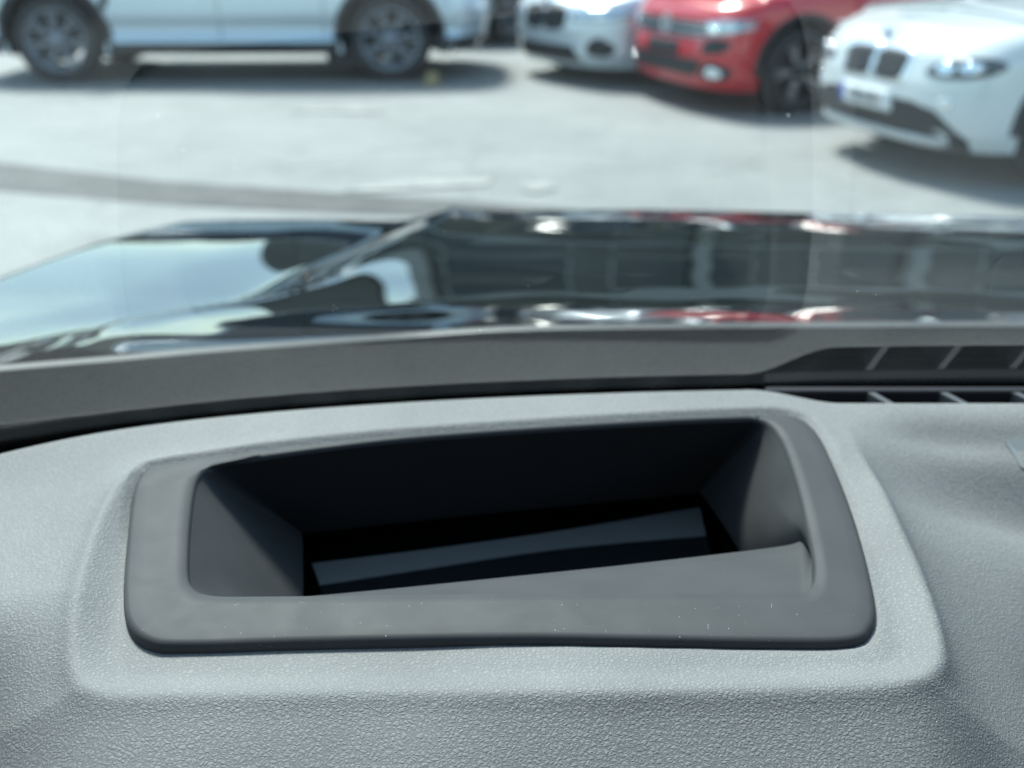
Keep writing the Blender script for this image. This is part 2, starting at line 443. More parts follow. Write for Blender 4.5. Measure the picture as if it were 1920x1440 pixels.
# ---- head-up display frame
NB = 400
open_px = [(395, 887), (440, 871), (700, 836), (960, 815), (1200, 800), (1375, 792), (1430, 796), (1462, 830), (1488, 900), (1508, 980), (1524, 1070),
           (1512, 1112), (1460, 1121), (1200, 1120), (960, 1121), (700, 1124), (500, 1126), (405, 1125), (368, 1112), (356, 1080), (358, 1000), (366, 930), (376, 900)]
mid_px = [None] * 10 + [(1520, 1034), (1505, 1010), (1466, 1024), (1200, 1056), (960, 1081), (700, 1107), (500, 1124), (412, 1124)] + [None] * 5
bot_px = [(568, 1000), (590, 998), (750, 980), (960, 958), (1150, 940), (1290, 926), (1312, 925), (1325, 940), (1350, 975), (1385, 1030), (1420, 1085),
          (1425, 1095), (1400, 1098), (1200, 1120), (960, 1145), (750, 1165), (600, 1178), (575, 1180), (568, 1175), (568, 1130), (568, 1090), (568, 1050), (568, 1020)]
def lift(o): return np.array(o)
bo = catmull([P(u, v, PA, PB) for u, v in bez_px], NB)
bo[:, 2] -= .0012
# opening, slightly below the flat of the frame
io = catmull([P(u, v, PA - .003, PB) for u, v in open_px], NB)
# match outer ring to opening ring by angle
def arc_resample(seg, n_):
    d = np.r_[0, np.cumsum(np.linalg.norm(np.diff(seg, axis=0), axis=1))]
    t_ = np.linspace(0, d[-1], n_ + 1)[:-1]
    return np.stack([np.interp(t_, d, seg[:, k]) for k in range(3)], 1)
def corners(ring, pxs):
    return [int(np.argmin(np.linalg.norm(ring - P(u, v, PA, PB), axis=1))) for u, v in pxs]
def rolled(r_, k): return np.roll(r_, -k, 0)
ci = corners(io, [(372, 905), (1455, 815), (1515, 1108), (362, 1108)])
dense_o = catmull([P(u, v, PA, PB) for u, v in bez_px], 2000); dense_o[:, 2] -= .0012
cq = corners(dense_o, [(268, 876), (1530, 800), (1632, 1190), (250, 1190)])
k0 = ci[0]
io_r = rolled(io, k0); ci = [(c - k0) % NB for c in ci] + [NB]
do = rolled(dense_o, cq[0]); cq = [(c - cq[0]) % 2000 for c in cq] + [2000]
do2 = np.vstack([do, do[:1]])
bo_m = np.vstack([arc_resample(do2[cq[i]:cq[i + 1] + 1], ci[i + 1] - ci[i]) for i in range(4)])
bo_m = rolled(bo_m, NB - k0)
cen = bo_m.mean(0)
rings = []
def shrink(ring, d, dz):
    t_ = np.roll(ring, -1, 0) - np.roll(ring, 1, 0); t_ = t_ / (np.linalg.norm(t_[:, :2], axis=1, keepdims=True) + 1e-9)
    nrm = np.stack([-t_[:, 1], t_[:, 0], t_[:, 2] * 0], 1)
    sgn = np.sign(((cen - ring) * nrm).sum(1, keepdims=True))
    q = ring + nrm * sgn * d; q[:, 2] += dz
    return q
# side skirt below, rounded shoulder, flat, rounded inner lip
rings.append(shrink(bo_m, -.0002, -.0065)); rings.append(shrink(bo_m, -.0003, -.003)); rings.append(shrink(bo_m, .0, -.0016))
rings.append(shrink(bo_m, .0009, -.0005)); rings.append(shrink(bo_m, .0022, 0))
flat_in = shrink(io, -.0012, .0026 + .0)
flat_out = rings[-1]
for t_ in (.25, .5, .75):
    q = flat_out * (1 - t_) + flat_in * t_; rings.append(q)
rings.append(flat_in); rings.append(shrink(io, -.0003, .0012)); rings.append(io)
vv = np.vstack(rings) + E0
bezel = mesh('display_frame', vv, grid_faces(len(rings), NB, True), bezel_m, own)

# cavity walls
mf = {7: .4, 8: .3, 9: .12, 18: .25, 19: .35}
mid = []
for i, q in enumerate(mid_px):
    top = P(*open_px[i], PA - .003, PB); bt = P(*bot_px[i], PA - .055, PB)
    mid.append(P(*q, PA - .0135, PB) if q else top * (1 - mf.get(i, .45)) + bt * mf.get(i, .45))
mid = catmull(mid, NB); bot = catmull([P(u, v, PA - .055, PB) for u, v in bot_px], NB)
msk = catmull([[0., 0, 0]] * 11 + [[.6, 0, 0]] + [[1., 0, 0]] * 5 + [[.6, 0, 0]] + [[0., 0, 0]] * 5, NB)[:, :1].clip(0, 1)
wr = [io]
for t_ in (.2, .4, .6, .8): wr.append(io * (1 - t_) + mid * t_)
wr.append(mid)
for g_, dz_ in ((.06, .004), (.3, .004), (.6, .002), (1.0, 0)):
    q = mid * (1 - g_) + bot * g_; q[:, 2] -= dz_ * msk[:, 0]
    wr.append(q)
# front ramp belongs to the frame, the rest is the well
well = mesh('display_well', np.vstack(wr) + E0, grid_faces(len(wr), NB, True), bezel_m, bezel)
well.data.materials.append(shaded_wall_m)
for pgn in well.data.polygons:              # rear wall darkened in colour to deepen its shade
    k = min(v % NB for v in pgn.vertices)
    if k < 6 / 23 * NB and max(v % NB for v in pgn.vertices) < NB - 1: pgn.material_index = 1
# black box under the well
bx = [bot + 0, bot * 1.0]
bb1 = bot.copy(); cb = bot.mean(0); bb1 = cb + (bot - cb) * 1.06; bb1[:, 2] = bot[:, 2] - .001
bb2 = bb1.copy(); bb2[:, 2] -= .035
floor = len(bb1)
vs = np.vstack([bot, bb1, bb2, [cb - np.array([0, 0, .036])]]) + E0
fs = grid_faces(3, NB, True) + [(2 * NB + i, 2 * NB + (i + 1) % NB, 3 * NB) for i in range(NB)]
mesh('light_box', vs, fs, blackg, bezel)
# cover glass, with its grey reflection painted as a matt strip
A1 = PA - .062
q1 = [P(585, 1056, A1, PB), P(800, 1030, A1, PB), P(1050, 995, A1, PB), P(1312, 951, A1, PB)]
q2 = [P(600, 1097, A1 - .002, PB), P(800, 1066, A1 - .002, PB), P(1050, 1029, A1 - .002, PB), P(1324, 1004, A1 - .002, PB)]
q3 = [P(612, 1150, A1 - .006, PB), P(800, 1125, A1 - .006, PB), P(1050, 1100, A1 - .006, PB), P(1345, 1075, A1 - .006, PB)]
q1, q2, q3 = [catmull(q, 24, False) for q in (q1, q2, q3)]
def slab(name, rws, mat, par, th=.0015):
    nn = len(rws[0]); top = np.vstack(rws); botm = top - np.array([0, 0, th])
    F = grid_faces(len(rws), nn); k = len(top)
    F2 = [tuple(k + i for i in f[::-1]) for f in F]
    F3 = []
    for i in range(nn - 1): F3 += [(i, i + 1, k + i + 1, k + i)]
    a = (len(rws) - 1) * nn
    for i in range(nn - 1): F3 += [(a + i + 1, a + i, k + a + i, k + a + i + 1)]
    for i in range(len(rws) - 1):
        F3 += [((i + 1) * nn, i * nn, k + i * nn, k + (i + 1) * nn), (i * nn + nn - 1, (i + 1) * nn + nn - 1, k + (i + 1) * nn + nn - 1, k + i * nn + nn - 1)]
    return mesh(name, np.vstack([top, botm]) + E0, F + F2 + F3, mat, par, sm=False)
slab('painted_reflection', [q1, q2], reflection_m, bezel)
slab('cover_glass', [q2 - np.array([0, 0, .0004]), q3], plate_m, bezel)

# ---- windscreen
AL = R(38)
GOFF, GDZ = .014, .008
def gbase(x): return rear_s(x) + GOFF, pl(rear_s(x)) - GDZ
def gpt(x, s):
    yb, zb = gbase(x)
    # slight upward bow of the glass
    return np.array([x, yb - s * math.cos(AL), zb + s * math.sin(AL)])
gx = np.linspace(-.85, 1.2, 83); gs = np.linspace(-.02, .92, 20)
gv = np.array([gpt(x, s_) for s_ in gs for x in gx])
ws = mesh('windscreen', gv + E0, grid_faces(len(gs), len(gx)), glass_m, own)
# glass intersection of a view ray
def on_glass(u, v):
    d = ray(u, v); lo, hi = .02, 1.2
    def side(t_):
        p = d * t_; yb, zb = gbase(p[0])
        return (p[1] - yb) * math.sin(AL) + (p[2] - zb) * math.cos(AL)
    for _ in range(50):
        m_ = (lo + hi) / 2
        if side(m_) > 0: hi = m_
        else: lo = m_
    return d * lo
fr_px = [(-500, 740), (-200, 712), (0, 691), (200, 674), (400, 656), (700, 634), (960, 616), (1300, 611), (1600, 609), (1920, 608), (2300, 612), (2800, 618)]
ft = np.array([on_glass(u, v) for u, v in fr_px])
fsx = [(p[0], (gbase(p[0])[0] - p[1]) / math.cos(AL)) for p in ft]
fx = np.linspace(-.85, 1.2, 120)
stp = np.interp(fx, [q[0] for q in fsx], [q[1] for q in fsx])
nrm_g = np.array([0, math.sin(AL), math.cos(AL)])
# ceramic edge band: a narrow strip at the foot of the glass
fx = np.linspace(-.85, 1.2, 120)
fv = [gpt(x, s_) + nrm_g * .0012 for s_ in (-.02, 0, .007) for x in fx]
mesh('frit_band', np.array(fv) + E0, grid_faces(3, len(fx)), frit_m, ws)
bm = bmesh.new()
for row in range(2):
    for x in np.arange(-.50, .62, .0042):
        p = gpt(x + row * .0021, .0085 + row * .0026) + nrm_g * .0012 + E0
        r_ = .0010 - row * .0003
        bv = [bm.verts.new(p + np.array([r_ * math.cos(a), -r_ * math.sin(a) * math.cos(AL), r_ * math.sin(a) * math.sin(AL)])) for a in np.linspace(0, 2 * math.pi, 8, endpoint=False)]
        bm.faces.new(bv)
o = from_bm('frit_dots', bm, frit_m, ws); tag(o, kind='stuff')
# black plastic cowl outside, between the glass and the bonnet
crow = []
cu = catmull(fr_px, 60, False)
YC = .70
for u, v in cu:
    d = ray(u, v); p = d * ((YC - .35 * max(0, -d[0] - .1) ) / d[1])
    x = p[0]; b0_ = gpt(x, -.02)
    crow.append([b0_ + np.array([0, .004, -.004]), b0_ * .6 + p * .4 + np.array([0, 0, -.012]), b0_ * .2 + p * .8 + np.array([0, 0, -.006]), p + np.array([0, -.004, -.0015]), p, p + np.array([0, .006, -.004]), p + np.array([0, .02, -.05])])
cvv = np.array(crow).transpose(1, 0, 2).reshape(-1, 3)
mesh('cowl_panel', cvv + E0, grid_faces(7, len(cu)), cowl_m, own)
lip = np.array([[r_[3] + np.array([0, 0, .0012]), r_[4] + np.array([0, .001, .0018]), r_[5] + np.array([0, .001, .001])] for r_ in crow]).transpose(1, 0, 2).reshape(-1, 3)
mesh('cowl_edge_seal', lip + E0, grid_faces(3, len(cu)), seal_m, own)
# dark gap between dash and glass
cw = []
for x in np.linspace(-.85, 1.2, 90):
    y0 = float(rear_dash(np.array([x]))[0]); z0 = pl(y0) - .022
    cw += [(x, y0 - .012, z0), (x, float(rear_s(x)) + .005, z0), (x, float(rear_s(x)) + .06, z0)]
mesh('cowl_gap_trim', np.array(cw) + E0, grid_faces(90, 3), blackg, own)
# seal bead with clips along the glass foot
sb = []
for x in np.linspace(-.85, 1.2, 200):
    yb, zb = gbase(x)
    for a in np.linspace(0, 2 * math.pi, 8, endpoint=False):
        sb.append((x, yb - .012 + .004 * math.cos(a), zb - .004 + .004 * math.sin(a)))
mesh('windscreen_seal', np.array(sb) + E0, grid_faces(200, 8, True), blackp, own)

# ---- demister vent at the right
vent = empty('demister_vent', (0, 0, 0)); vent.parent = own
vent_bm = bmesh.new()
x_a, x_b = vx1 - .035, .95
yr = float(rear_s(.3))
zv = pl(vent_y)
def vbox(name, x0, x1, y0, y1, z0, z1, mat, bev=.0006): return boxob(name, x0, x1, y0, y1, z0 + EYE, z1 + EYE, mat, vent, bev)
vbox('vent_rear_bar', vx0 + .01, x_b, yr - .004, yr + .002, zv - .010, zv - .0006, ventm)
vbox('vent_back_wall', vx0 + .0, x_b, yr + .0025, yr + .0045, zv - .03, zv - .003, blackg, .0)
vbox('vent_floor', vx0 + .0, x_b, vent_y - .004, yr + .002, zv - .034, zv - .031, blackg, .0)
step = P(1790, 745, PA, PB)[0] - P(1652, 745, PA, PB)[0]
xv = P(1652, 745, PA, PB)[0]
vane = None
for k_ in range(16):
    if vane is None:
        bm = bmesh.new()
        q = [(-.0019, 0), (.0019, 0), (.0019, -.026), (-.0019, -.026)]
        y0_, y1_ = vent_y - .002, yr - .0035
        vsx = []
        for yy, sh in ((y0_, .004), ((y0_ + y1_) / 2, .001), (y1_, -.002)):
            for dx, dz in q: vsx.append(bm.verts.new((dx + sh, yy, dz)))
        for i in range(2):
            for j in range(4):
                bm.faces.new((vsx[i * 4 + j], vsx[i * 4 + (j + 1) % 4], vsx[i * 4 + 4 + (j + 1) % 4], vsx[i * 4 + 4 + j]))
        bm.faces.new(vsx[:4]); bm.faces.new(vsx[8:][::-1])
        vane = from_bm('vane', bm, vane_m, vent, sm=False); v_ = vane
    else:
        v_ = vane.copy(); COL.objects.link(v_)
    v_.location = (xv + k_ * step, 0, zv - .0012 + EYE)
# closing cover piece seen at the right border
qa = [P(1890, 799, PA, PB), P(1990, 792, PA, PB), P(2030, 850, PA, PB), P(1925, 828, PA, PB)]
bm = bmesh.new()
zq = [float(dash_h(np.array([p[0]]), np.array([p[1]]))[0]) for p in qa]
tv = [bm.verts.new(np.array([p[0], p[1], z_ + .0009]) + E0) for p, z_ in zip(qa, zq)]; bv = [bm.verts.new(np.array([p[0], p[1], z_ - .006]) + E0) for p, z_ in zip(qa, zq)]
bm.faces.new(tv)
for i in range(4): bm.faces.new((tv[i], bv[i], bv[(i + 1) % 4], tv[(i + 1) % 4]))
from_bm('sensor_cover', bm, M('pale_cover', (.22, .235, .235), rough=.4), own, sm=False)

# ---- roof, pillars, doors of the own car (they shade the cabin)
top = np.array([gpt(x, .90) for x in np.linspace(-.62, .98, 12)])
rv = []
for dy, dz in ((0, 0), (-.15, .03), (-.6, .06), (-1.2, .05), (-2.0, -.02)):
    for p in top: rv.append((p[0], p[1] + dy, p[2] + dz + .0 + EYE))
mesh('roof_lining', np.array(rv), grid_faces(5, 12), headl, own)
rv2 = [(a, b_, c_ + .03) for a, b_, c_ in rv]
mesh('roof_panel', np.array(rv2), grid_faces(5, 12), paint_black, own)
def beam(name, a, b_, w, h, mat):
    a = Vector(a); b_ = Vector(b_); d = b_ - a
    bm = bmesh.new(); box(bm, -w / 2, w / 2, 0, d.length, -h / 2, h / 2, .006)
    rot = d.to_track_quat('Y', 'Z').to_matrix().to_4x4()
    for v in bm.verts: v.co = rot @ v.co + a
    return from_bm(name, bm, mat, own, sm=False)
for x in (-.72, 1.08):
    p0 = gpt(x, -.02) + E0; p1 = gpt(x * .9, .92) + E0
    beam('windscreen_pillar', p0, p1, .08, .05, headl)
boxob('rear_seat_blocker', -.7, 1.1, -1.35, -1.15, .45, 1.30, cabin_m, own, .04)  # unseen cabin rear, added with the back wall to keep light off the well
boxob('tailgate_blocker', -.75, 1.15, -2.05, -1.95, .4, 1.55, cabin_m, own, .02)
for x in (-.78, 1.16):
    boxob('side_window_blocker', x - .003, x + .003, -1.95, .44, 1.06, 1.50, pane_block_m, own)  # opaque panes, added out of view to darken the cabin
boxob('cabin_floor', -.78, 1.2, -1.9, .5, .28, .34, cabin_m, own)
boxob('bulkhead', -.78, 1.2, .52, .55, .34, .95, cabin_m, own)
for x in (-.80, 1.22):
    boxob('door', x - .03, x + .03, -1.6, .20, .35, 1.08, headl, own, .01)

# ---- bonnet
ZH = -.33
crease_px = [(838, 388), (800, 425), (735, 462), (660, 503), (622, 540), (560, 575), (430, 615), (250, 650)]
cr = np.array([P(u, v, ZH)[:2] for u, v in crease_px])
cr = cr[np.argsort(cr[:, 1])]
def crx(y):
    y = np.asarray(y)
    v_ = np.interp(y, cr[:, 1], cr[:, 0])
    return v_
_yy = np.linspace(.5, 1.8, 300)
_cc = np.convolve(np.pad(crx(_yy), 12, 'edge'), np.ones(25) / 25, 'valid')
def crs(y): return np.interp(y, _yy, _cc)
tk = np.array([(.60, 11), (.86, 10), (.92, 6), (.98, 3.0), (1.10, 3.0), (1.18, 4.6), (1.24, 6.4), (1.33, 7.6), (1.42, 9.5), (1.6, 12)])
def slope(y): return np.tan(np.radians(np.interp(y, tk[:, 0], tk[:, 1])))
_sy = np.linspace(.5, 1.8, 1301)
_sz = -.287 - np.cumsum(np.convolve(np.pad(slope(_sy), 15, 'edge'), np.ones(31) / 31, 'valid')) * (_sy[1] - _sy[0])
_sz += (-.287 - np.interp(.75, _sy, _sz))
def prof(y): return np.interp(y, _sy, _sz)
front_px = [(300, 425), (370, 395), (450, 386), (640, 393), (838, 388), (960, 404), (1200, 394), (1500, 394), (1800, 405), (1920, 410), (2300, 420)]
def hood(x, y):
    d = x - crs(y)
    z = prof(y)
    z = z - .006 * sst(.30, .06, d) * sst(.95, .74, y)
    # long crease: the outer side drops into a shallow valley
    z = z - .016 * sst(.0, -.085, d) + .003 * sst(-.09, -.22, d)
    z = z + .0045 * np.exp(-np.abs(d) / .02)
    # dome of the middle
    z = z - .010 * (np.maximum(d, 0) / .9) ** 2
    # faint centre-right ripple
    z = z + .0012 * np.sin(x * 9) * sst(0, .2, d)
    # pressed panels are never quite flat
    z = z + (.00032 * np.sin(x * 6 + y * 34) + .00016 * np.sin(x * 3.5 - y * 62 + 1.0) + .00004 * np.sin(x * 40 + y * 71)) * sst(-.05, .05, d)
    return z
def hx_edge(y): return np.interp(y, [.6, 1.0, 1.4, 1.6], [-.60, -.545, -.455, -.38])
fx_ = np.linspace(-.62, 1.35, 50)
def hy_front(x): return np.interp(x, [-.62, -.46, -.40, -.25, -.1, .0, .2, .9, 1.3], [1.30, 1.39, 1.42, 1.435, 1.44, 1.435, 1.435, 1.40, 1.3])
rows = []
NX, NY = 260, 170
phx = [(-.045 * math.sin(a), -.045 * (1 - math.cos(a))) for a in np.linspace(R(82), 0, 9)]
for j in range(NY + 9):
    row = []
    for i in range(NX + 10):
        if i == 0: kx, ox, oz = 0, phx[0][0] - .02, -.42
        elif i < 10: kx, ox, oz = 0, phx[i - 1][0], phx[i - 1][1]
        else: kx, ox, oz = (i - 9) / NX, 0, 0
        # y first
        if j <= NY: ky, oy, oz2 = j / NY, 0, 0
        else:
            a = (j - NY) / 8 * R(80); ky, oy, oz2 = 1, .05 * math.sin(a), -.05 * (1 - math.cos(a)) - (.3 if j == NY + 8 else 0)
        y = .69 + ky * (1.42 - .69)
        x = hx_edge(y) + kx * (1.3 - hx_edge(y))
        yf = float(hy_front(x)); y = .69 + ky * (yf - .69)
        x = float(hx_edge(y)) + kx * (1.3 - float(hx_edge(y)))
        row.append((x + ox, y + oy, oz + oz2))
    rows.append(row)
HV = np.array(rows).reshape(-1, 3)
yc = np.minimum(HV[:, 1], 1.5)
HV[:, 2] += hood(HV[:, 0], yc)
bon = mesh('bonnet', HV + E0, grid_faces(NY + 9, NX + 10), paint_black, own)
# front bumper body below the bonnet
bf = []
for x in np.linspace(-.45, 1.25, 40):
    y = float(hy_front(x)) + .05
    for z, dy in ((.66, .0), (.5, .09), (.35, .07), (.22, -.02)): bf.append((x, y + dy, z))
mesh('front_bumper', np.array(bf), grid_faces(40, 4), paint_black, own)

# dust on the glass and on the frame
bm = bmesh.new()
def speck(bm, p, r_, nrm):
    nrm = Vector(nrm).normalized(); q = nrm.to_track_quat('Z', 'Y').to_matrix()
    k_ = random.randint(4, 6); ph = random.random() * 6
    vs_ = [bm.verts.new(Vector(p) + q @ Vector((r_ * random.uniform(.4, 1.3) * math.cos(ph + a), r_ * random.uniform(.4, 1.3) * math.sin(ph + a), random.uniform(0, r_ * .3)))) for a in np.linspace(0, 2 * math.pi, k_, endpoint=False)]
    bm.faces.new(vs_)
for _ in range(34):
    p = on_glass(random.uniform(-100, 2000), random.uniform(100, 620)) + E0 - nrm_g * .0012
    speck(bm, p, random.uniform(.00006, .00015) * (1.8 if random.random() < .1 else 1), -nrm_g)
for (u0, v0, n_, sp) in ((628, 573, 5, 5), (298, 207, 1, 1), (1640, 545, 3, 14), (900, 613, 2, 5)):
    for _ in range(n_):
        p = on_glass(u0 + random.gauss(0, sp), v0 + random.gauss(0, sp * .6)) + E0 - nrm_g * .0012
        speck(bm, p, random.uniform(.00012, .00030), -nrm_g)
o = from_bm('glass_dust', bm, flake_m, ws, sm=False); tag(o, kind='stuff')
btree = BVHTree.FromPolygons([Vector(v) for v in (np.vstack(rings) + E0)], grid_faces(len(rings), NB, True))
bm = bmesh.new(); cnt = 0
while cnt < 110:
    u = random.uniform(400, 1640); v = random.gauss(1160, 30) if random.random() < .8 else random.uniform(860, 1200)
    d = Vector(ray(u, v)); hit = btree.ray_cast(Vector(E0), d)
    if hit[0] is None: cnt += 1; continue
    speck(bm, hit[0] + Vector((0, 0, .0001)), random.choice((.00007, .00008, .0001, .00018)), (0, -.4, 1)); cnt += 1
for _ in range(9):                             # short fibres
    u = random.uniform(260, 1620); v = random.uniform(1130, 1185); hit = btree.ray_cast(Vector(E0), Vector(ray(u, v)))
    if hit[0] is None: continue
    a_ = random.uniform(0, 6.3); L_ = random.uniform(.0012, .003); cvr = random.uniform(-.9, .9); prev = None
    for k_ in range(7):
        q_ = hit[0] + Vector((math.cos(a_ + cvr * k_ / 6), math.sin(a_ + cvr * k_ / 6), 0)) * L_ * k_ / 6 + Vector((0, 0, .00012 + .0001 * math.sin(k_)))
        sd_ = Vector((-math.sin(a_), math.cos(a_), 0)) * .00003
        cur = (bm.verts.new(q_ - sd_), bm.verts.new(q_ + sd_))
        if prev: bm.faces.new((prev[0], prev[1], cur[1], cur[0]))
        prev = cur
o = from_bm('frame_dust', bm, dust_m, bezel, sm=False); tag(o, kind='stuff')
bm = bmesh.new()
for _ in range(60):
    u = random.uniform(100, 1850); v = random.uniform(1205, 1440); q = P(u, v, PA, PB)
    x_, y_ = q[0], q[1]; z_ = float(dash_h(np.array([x_]), np.array([y_]))[0])
    speck(bm, np.array([x_, y_, z_ + .0003]) + E0, random.choice((.00012, .00016, .0002)), (0, -.5, 1))
o = from_bm('dashboard_dust', bm, dust_m, dash, sm=False); tag(o, kind='stuff')

# ================================================================== OTHER CARS
def interp(t_, x): return np.interp(x, [q[0] for q in t_], [q[1] for q in t_])
class Car:
    def __init__(s, name, L, W, wb, wr, zb, zfront, zrear, zt, paint, nx=2.6, rxf=.62, hwt=((.2, .95), (.3, .985), (.45, .99), (.7, 1), (1.1, .985))):
        """zfront / zrear: (z, inset) of the nose and tail; zt: (x, height) of the top line"""
        s.L, s.W, s.wb, s.wr = L, W, wb, wr
        s.root = empty(name); s.paint = paint
        NK = 24
        V = []
        xl = np.linspace(L / 2 - rxf, -(L / 2 - .42), 32)[1:-1]
        plan = [(1, math.cos(a), math.sin(a)) for a in np.linspace(-math.pi / 2, math.pi / 2, 45)]
        plan += [(0, x, 1) for x in xl]
        plan += [(-1, math.cos(a), math.sin(a)) for a in np.linspace(math.pi / 2, math.pi * 1.5, 31)]
        plan += [(0, x, -1) for x in xl[::-1]]
        NT_ = len(plan)
        for k_ in range(NK):
            kk = k_ / (NK - 1)
            for (kind, c_, s_) in plan:
                rx = rxf if kind > 0 else .42
                x = c_ if kind == 0 else kind * (L / 2 - rx + rx * abs(c_) ** (2 / nx))
                uy = math.copysign(abs(s_) ** (2 / nx), s_)
                z = zb + kk * (interp(zt, x) - zb)
                if kind > 0: x -= interp(zfront, z) * sst(L / 2 - rx, L / 2 - rx * .5, x)
                elif kind < 0: x += interp(zrear, z) * sst(L / 2 - rx, L / 2 - rx * .5, -x)
                hw = W / 2 * interp(hwt, z) * interp([(0, 1), (.85, 1), (.95, .97), (1, .93)], kk)
                V.append((x, uy * hw, z))
        F = grid_faces(NK, NT_, True)
        base = (NK - 1) * NT_; prev = base
        for r_ in (.93, .8, .55, .25, .02):
            st = len(V)
            for i in range(NT_):
                x, y, z = V[base + i]
                V.append((x * (1 - .012 * (1 - r_)), y * r_, z + .045 * (1 - r_ ** 2)))
            for i in range(NT_):
                k2 = (i + 1) % NT_; F.append((prev + i, prev + k2, st + k2, st + i))
            prev = st
        V.append((0, 0, V[prev][2])); cidx = len(V) - 1
        F += [(prev + i, prev + (i + 1) % NT_, cidx) for i in range(NT_)]
        V.append((0, 0, zb)); c2 = len(V) - 1
        F += [((i + 1) % NT_, i, c2) for i in range(NT_)]
        s.bvh = BVHTree.FromPolygons([Vector(v) for v in V], F)
        bodyo = mesh('body', V, F, paint, s.root)
        # wheel arches cut out
        bm = bmesh.new()
        for sx in (wb / 2, -wb / 2):
            for sy in (1, -1):
                r_ = bmesh.ops.create_cone(bm, cap_ends=True, segments=40, radius1=wr + .065, radius2=wr + .065, depth=.62,
                                           matrix=Matrix.Translation((sx, sy * (W / 2 - .04), wr + .01)) @ Matrix.Rotation(R(90), 4, 'X'))
        cut = from_bm('cutter', bm, trim, None, sm=False)
        md = bodyo.modifiers.new('b', 'BOOLEAN'); md.object = cut; md.operation = 'DIFFERENCE'; md.solver = 'EXACT'
        dg = bpy.context.evaluated_depsgraph_get(); dg.update()
        me = bpy.data.meshes.new_from_object(bodyo.evaluated_get(dg))
        bodyo.modifiers.clear(); old = bodyo.data; bodyo.data = me
        bpy.data.objects.remove(cut)
        me.polygons.foreach_set('use_smooth', [True] * len(me.polygons))
        me.set_sharp_from_angle(angle=R(40))
        s.body = bodyo
        # dark liners
        for sx in (wb / 2, -wb / 2):
            for sy in (1, -1):
                lv = []
                for yy in (W / 2 - .05, W / 2 - .34):
                    for a in np.linspace(-.35, math.pi + .35, 30): lv.append((sx + (wr + .06) * math.cos(a), sy * yy, wr + .01 + (wr + .06) * math.sin(a)))
                lv.append((sx, sy * (W / 2 - .34), wr))
                ff = grid_faces(2, 30) + [(30 + i, 31 + i, 60) for i in range(29)]
                mesh('wheel_arch_liner', lv, ff, trim, s.root)
    def proj(s, axis, a, b_, off, bvh=None):
        bvh = bvh or s.bvh
        if axis == 'front': o_, d = Vector((5, a, b_)), Vector((-1, 0, 0))
        elif axis == 'rear': o_, d = Vector((-5, a, b_)), Vector((1, 0, 0))
        elif axis == 'left': o_, d = Vector((a, 5, b_)), Vector((0, -1, 0))
        elif axis == 'right': o_, d = Vector((a, -5, b_)), Vector((0, 1, 0))
        elif axis == 'top': o_, d = Vector((a, b_, 5)), Vector((0, 0, -1))
        h = bvh.ray_cast(o_, d)
        if h[0] is None:
            q = o_ + d * (5 - (s.L / 2 - .1 if axis in ('front', 'rear') else s.W / 2 - .02)); h = bvh.find_nearest(q)
        n_ = h[1]
        if n_.dot(d) > 0: n_ = -n_
        return h[0] + n_ * off
    def patch(s, name, poly, axis, mat, off=.006, th=.02, parent=None, n_=40, curve=True, bvh=None):
        pts = catmull(poly, n_, True) if curve else None
        if not curve:
            m_ = len(poly); per = max(2, n_ // m_); pts = []
            for i in range(m_):
                a = np.array(poly[i], float); b_ = np.array(poly[(i + 1) % m_], float)
                pts += [a + (b_ - a) * t_ / per for t_ in range(per)]
            pts = np.array(pts)
        c_ = pts.mean(0); V = []; N_ = len(pts)
        V += [s.proj(axis, *p, -th, bvh) for p in pts]
        V += [s.proj(axis, *p, off * .6, bvh) for p in pts]
        for t_ in (.04, .3, .6, .85): V += [s.proj(axis, *(p + (c_ - p) * t_), off, bvh) for p in pts]
        V.append(s.proj(axis, *c_, off, bvh))
        F = grid_faces(6, N_, True) + [(5 * N_ + i, 5 * N_ + (i + 1) % N_, 6 * N_) for i in range(N_)]
        bm = bmesh.new(); bvs = [bm.verts.new(v) for v in V]
        for f in F:
            try: bm.faces.new([bvs[i] for i in f])
            except ValueError: pass
        return from_bm(name, bm, mat, parent or s.root)
    def band(s, name, fn, nu, axis, mat, off=.008, th=.02, parent=None, bvh=None):
        """fn(u)->(inner, outer) 2D points"""
        V = []
        for i in range(nu):
            a, b_ = fn(i / (nu - 1)); a = np.array(a); b_ = np.array(b_)
            V += [s.proj(axis, *a, -th, bvh), s.proj(axis, *a, off, bvh), s.proj(axis, *((a + b_) / 2), off, bvh), s.proj(axis, *b_, off, bvh), s.proj(axis, *b_, -th, bvh)]
        return mesh(name, V, grid_faces(nu, 5), mat, parent or s.root)
    def both(s, name, poly, mat, axis='front', **k):
        return [s.patch(name, [(sg * p[0], p[1]) for p in poly], axis, mat, **k) for sg in (1, -1)]
    def cladding(s, mat, w=.055):
        for sd in ('left', 'right'):
            for sx in (s.wb / 2, -s.wb / 2):
                s.band('wheel_arch_trim', lambda u: ((sx + (s.wr + .062) * math.cos(math.pi * (1.02 - 1.04 * u)), s.wr + .01 + (s.wr + .062) * math.sin(math.pi * (1.02 - 1.04 * u))),
                                                 (sx + (s.wr + .065 + w) * math.cos(math.pi * (1.02 - 1.04 * u)), s.wr + .01 + (s.wr + .065 + w) * math.sin(math.pi * (1.02 - 1.04 * u)))), 30, sd, mat)
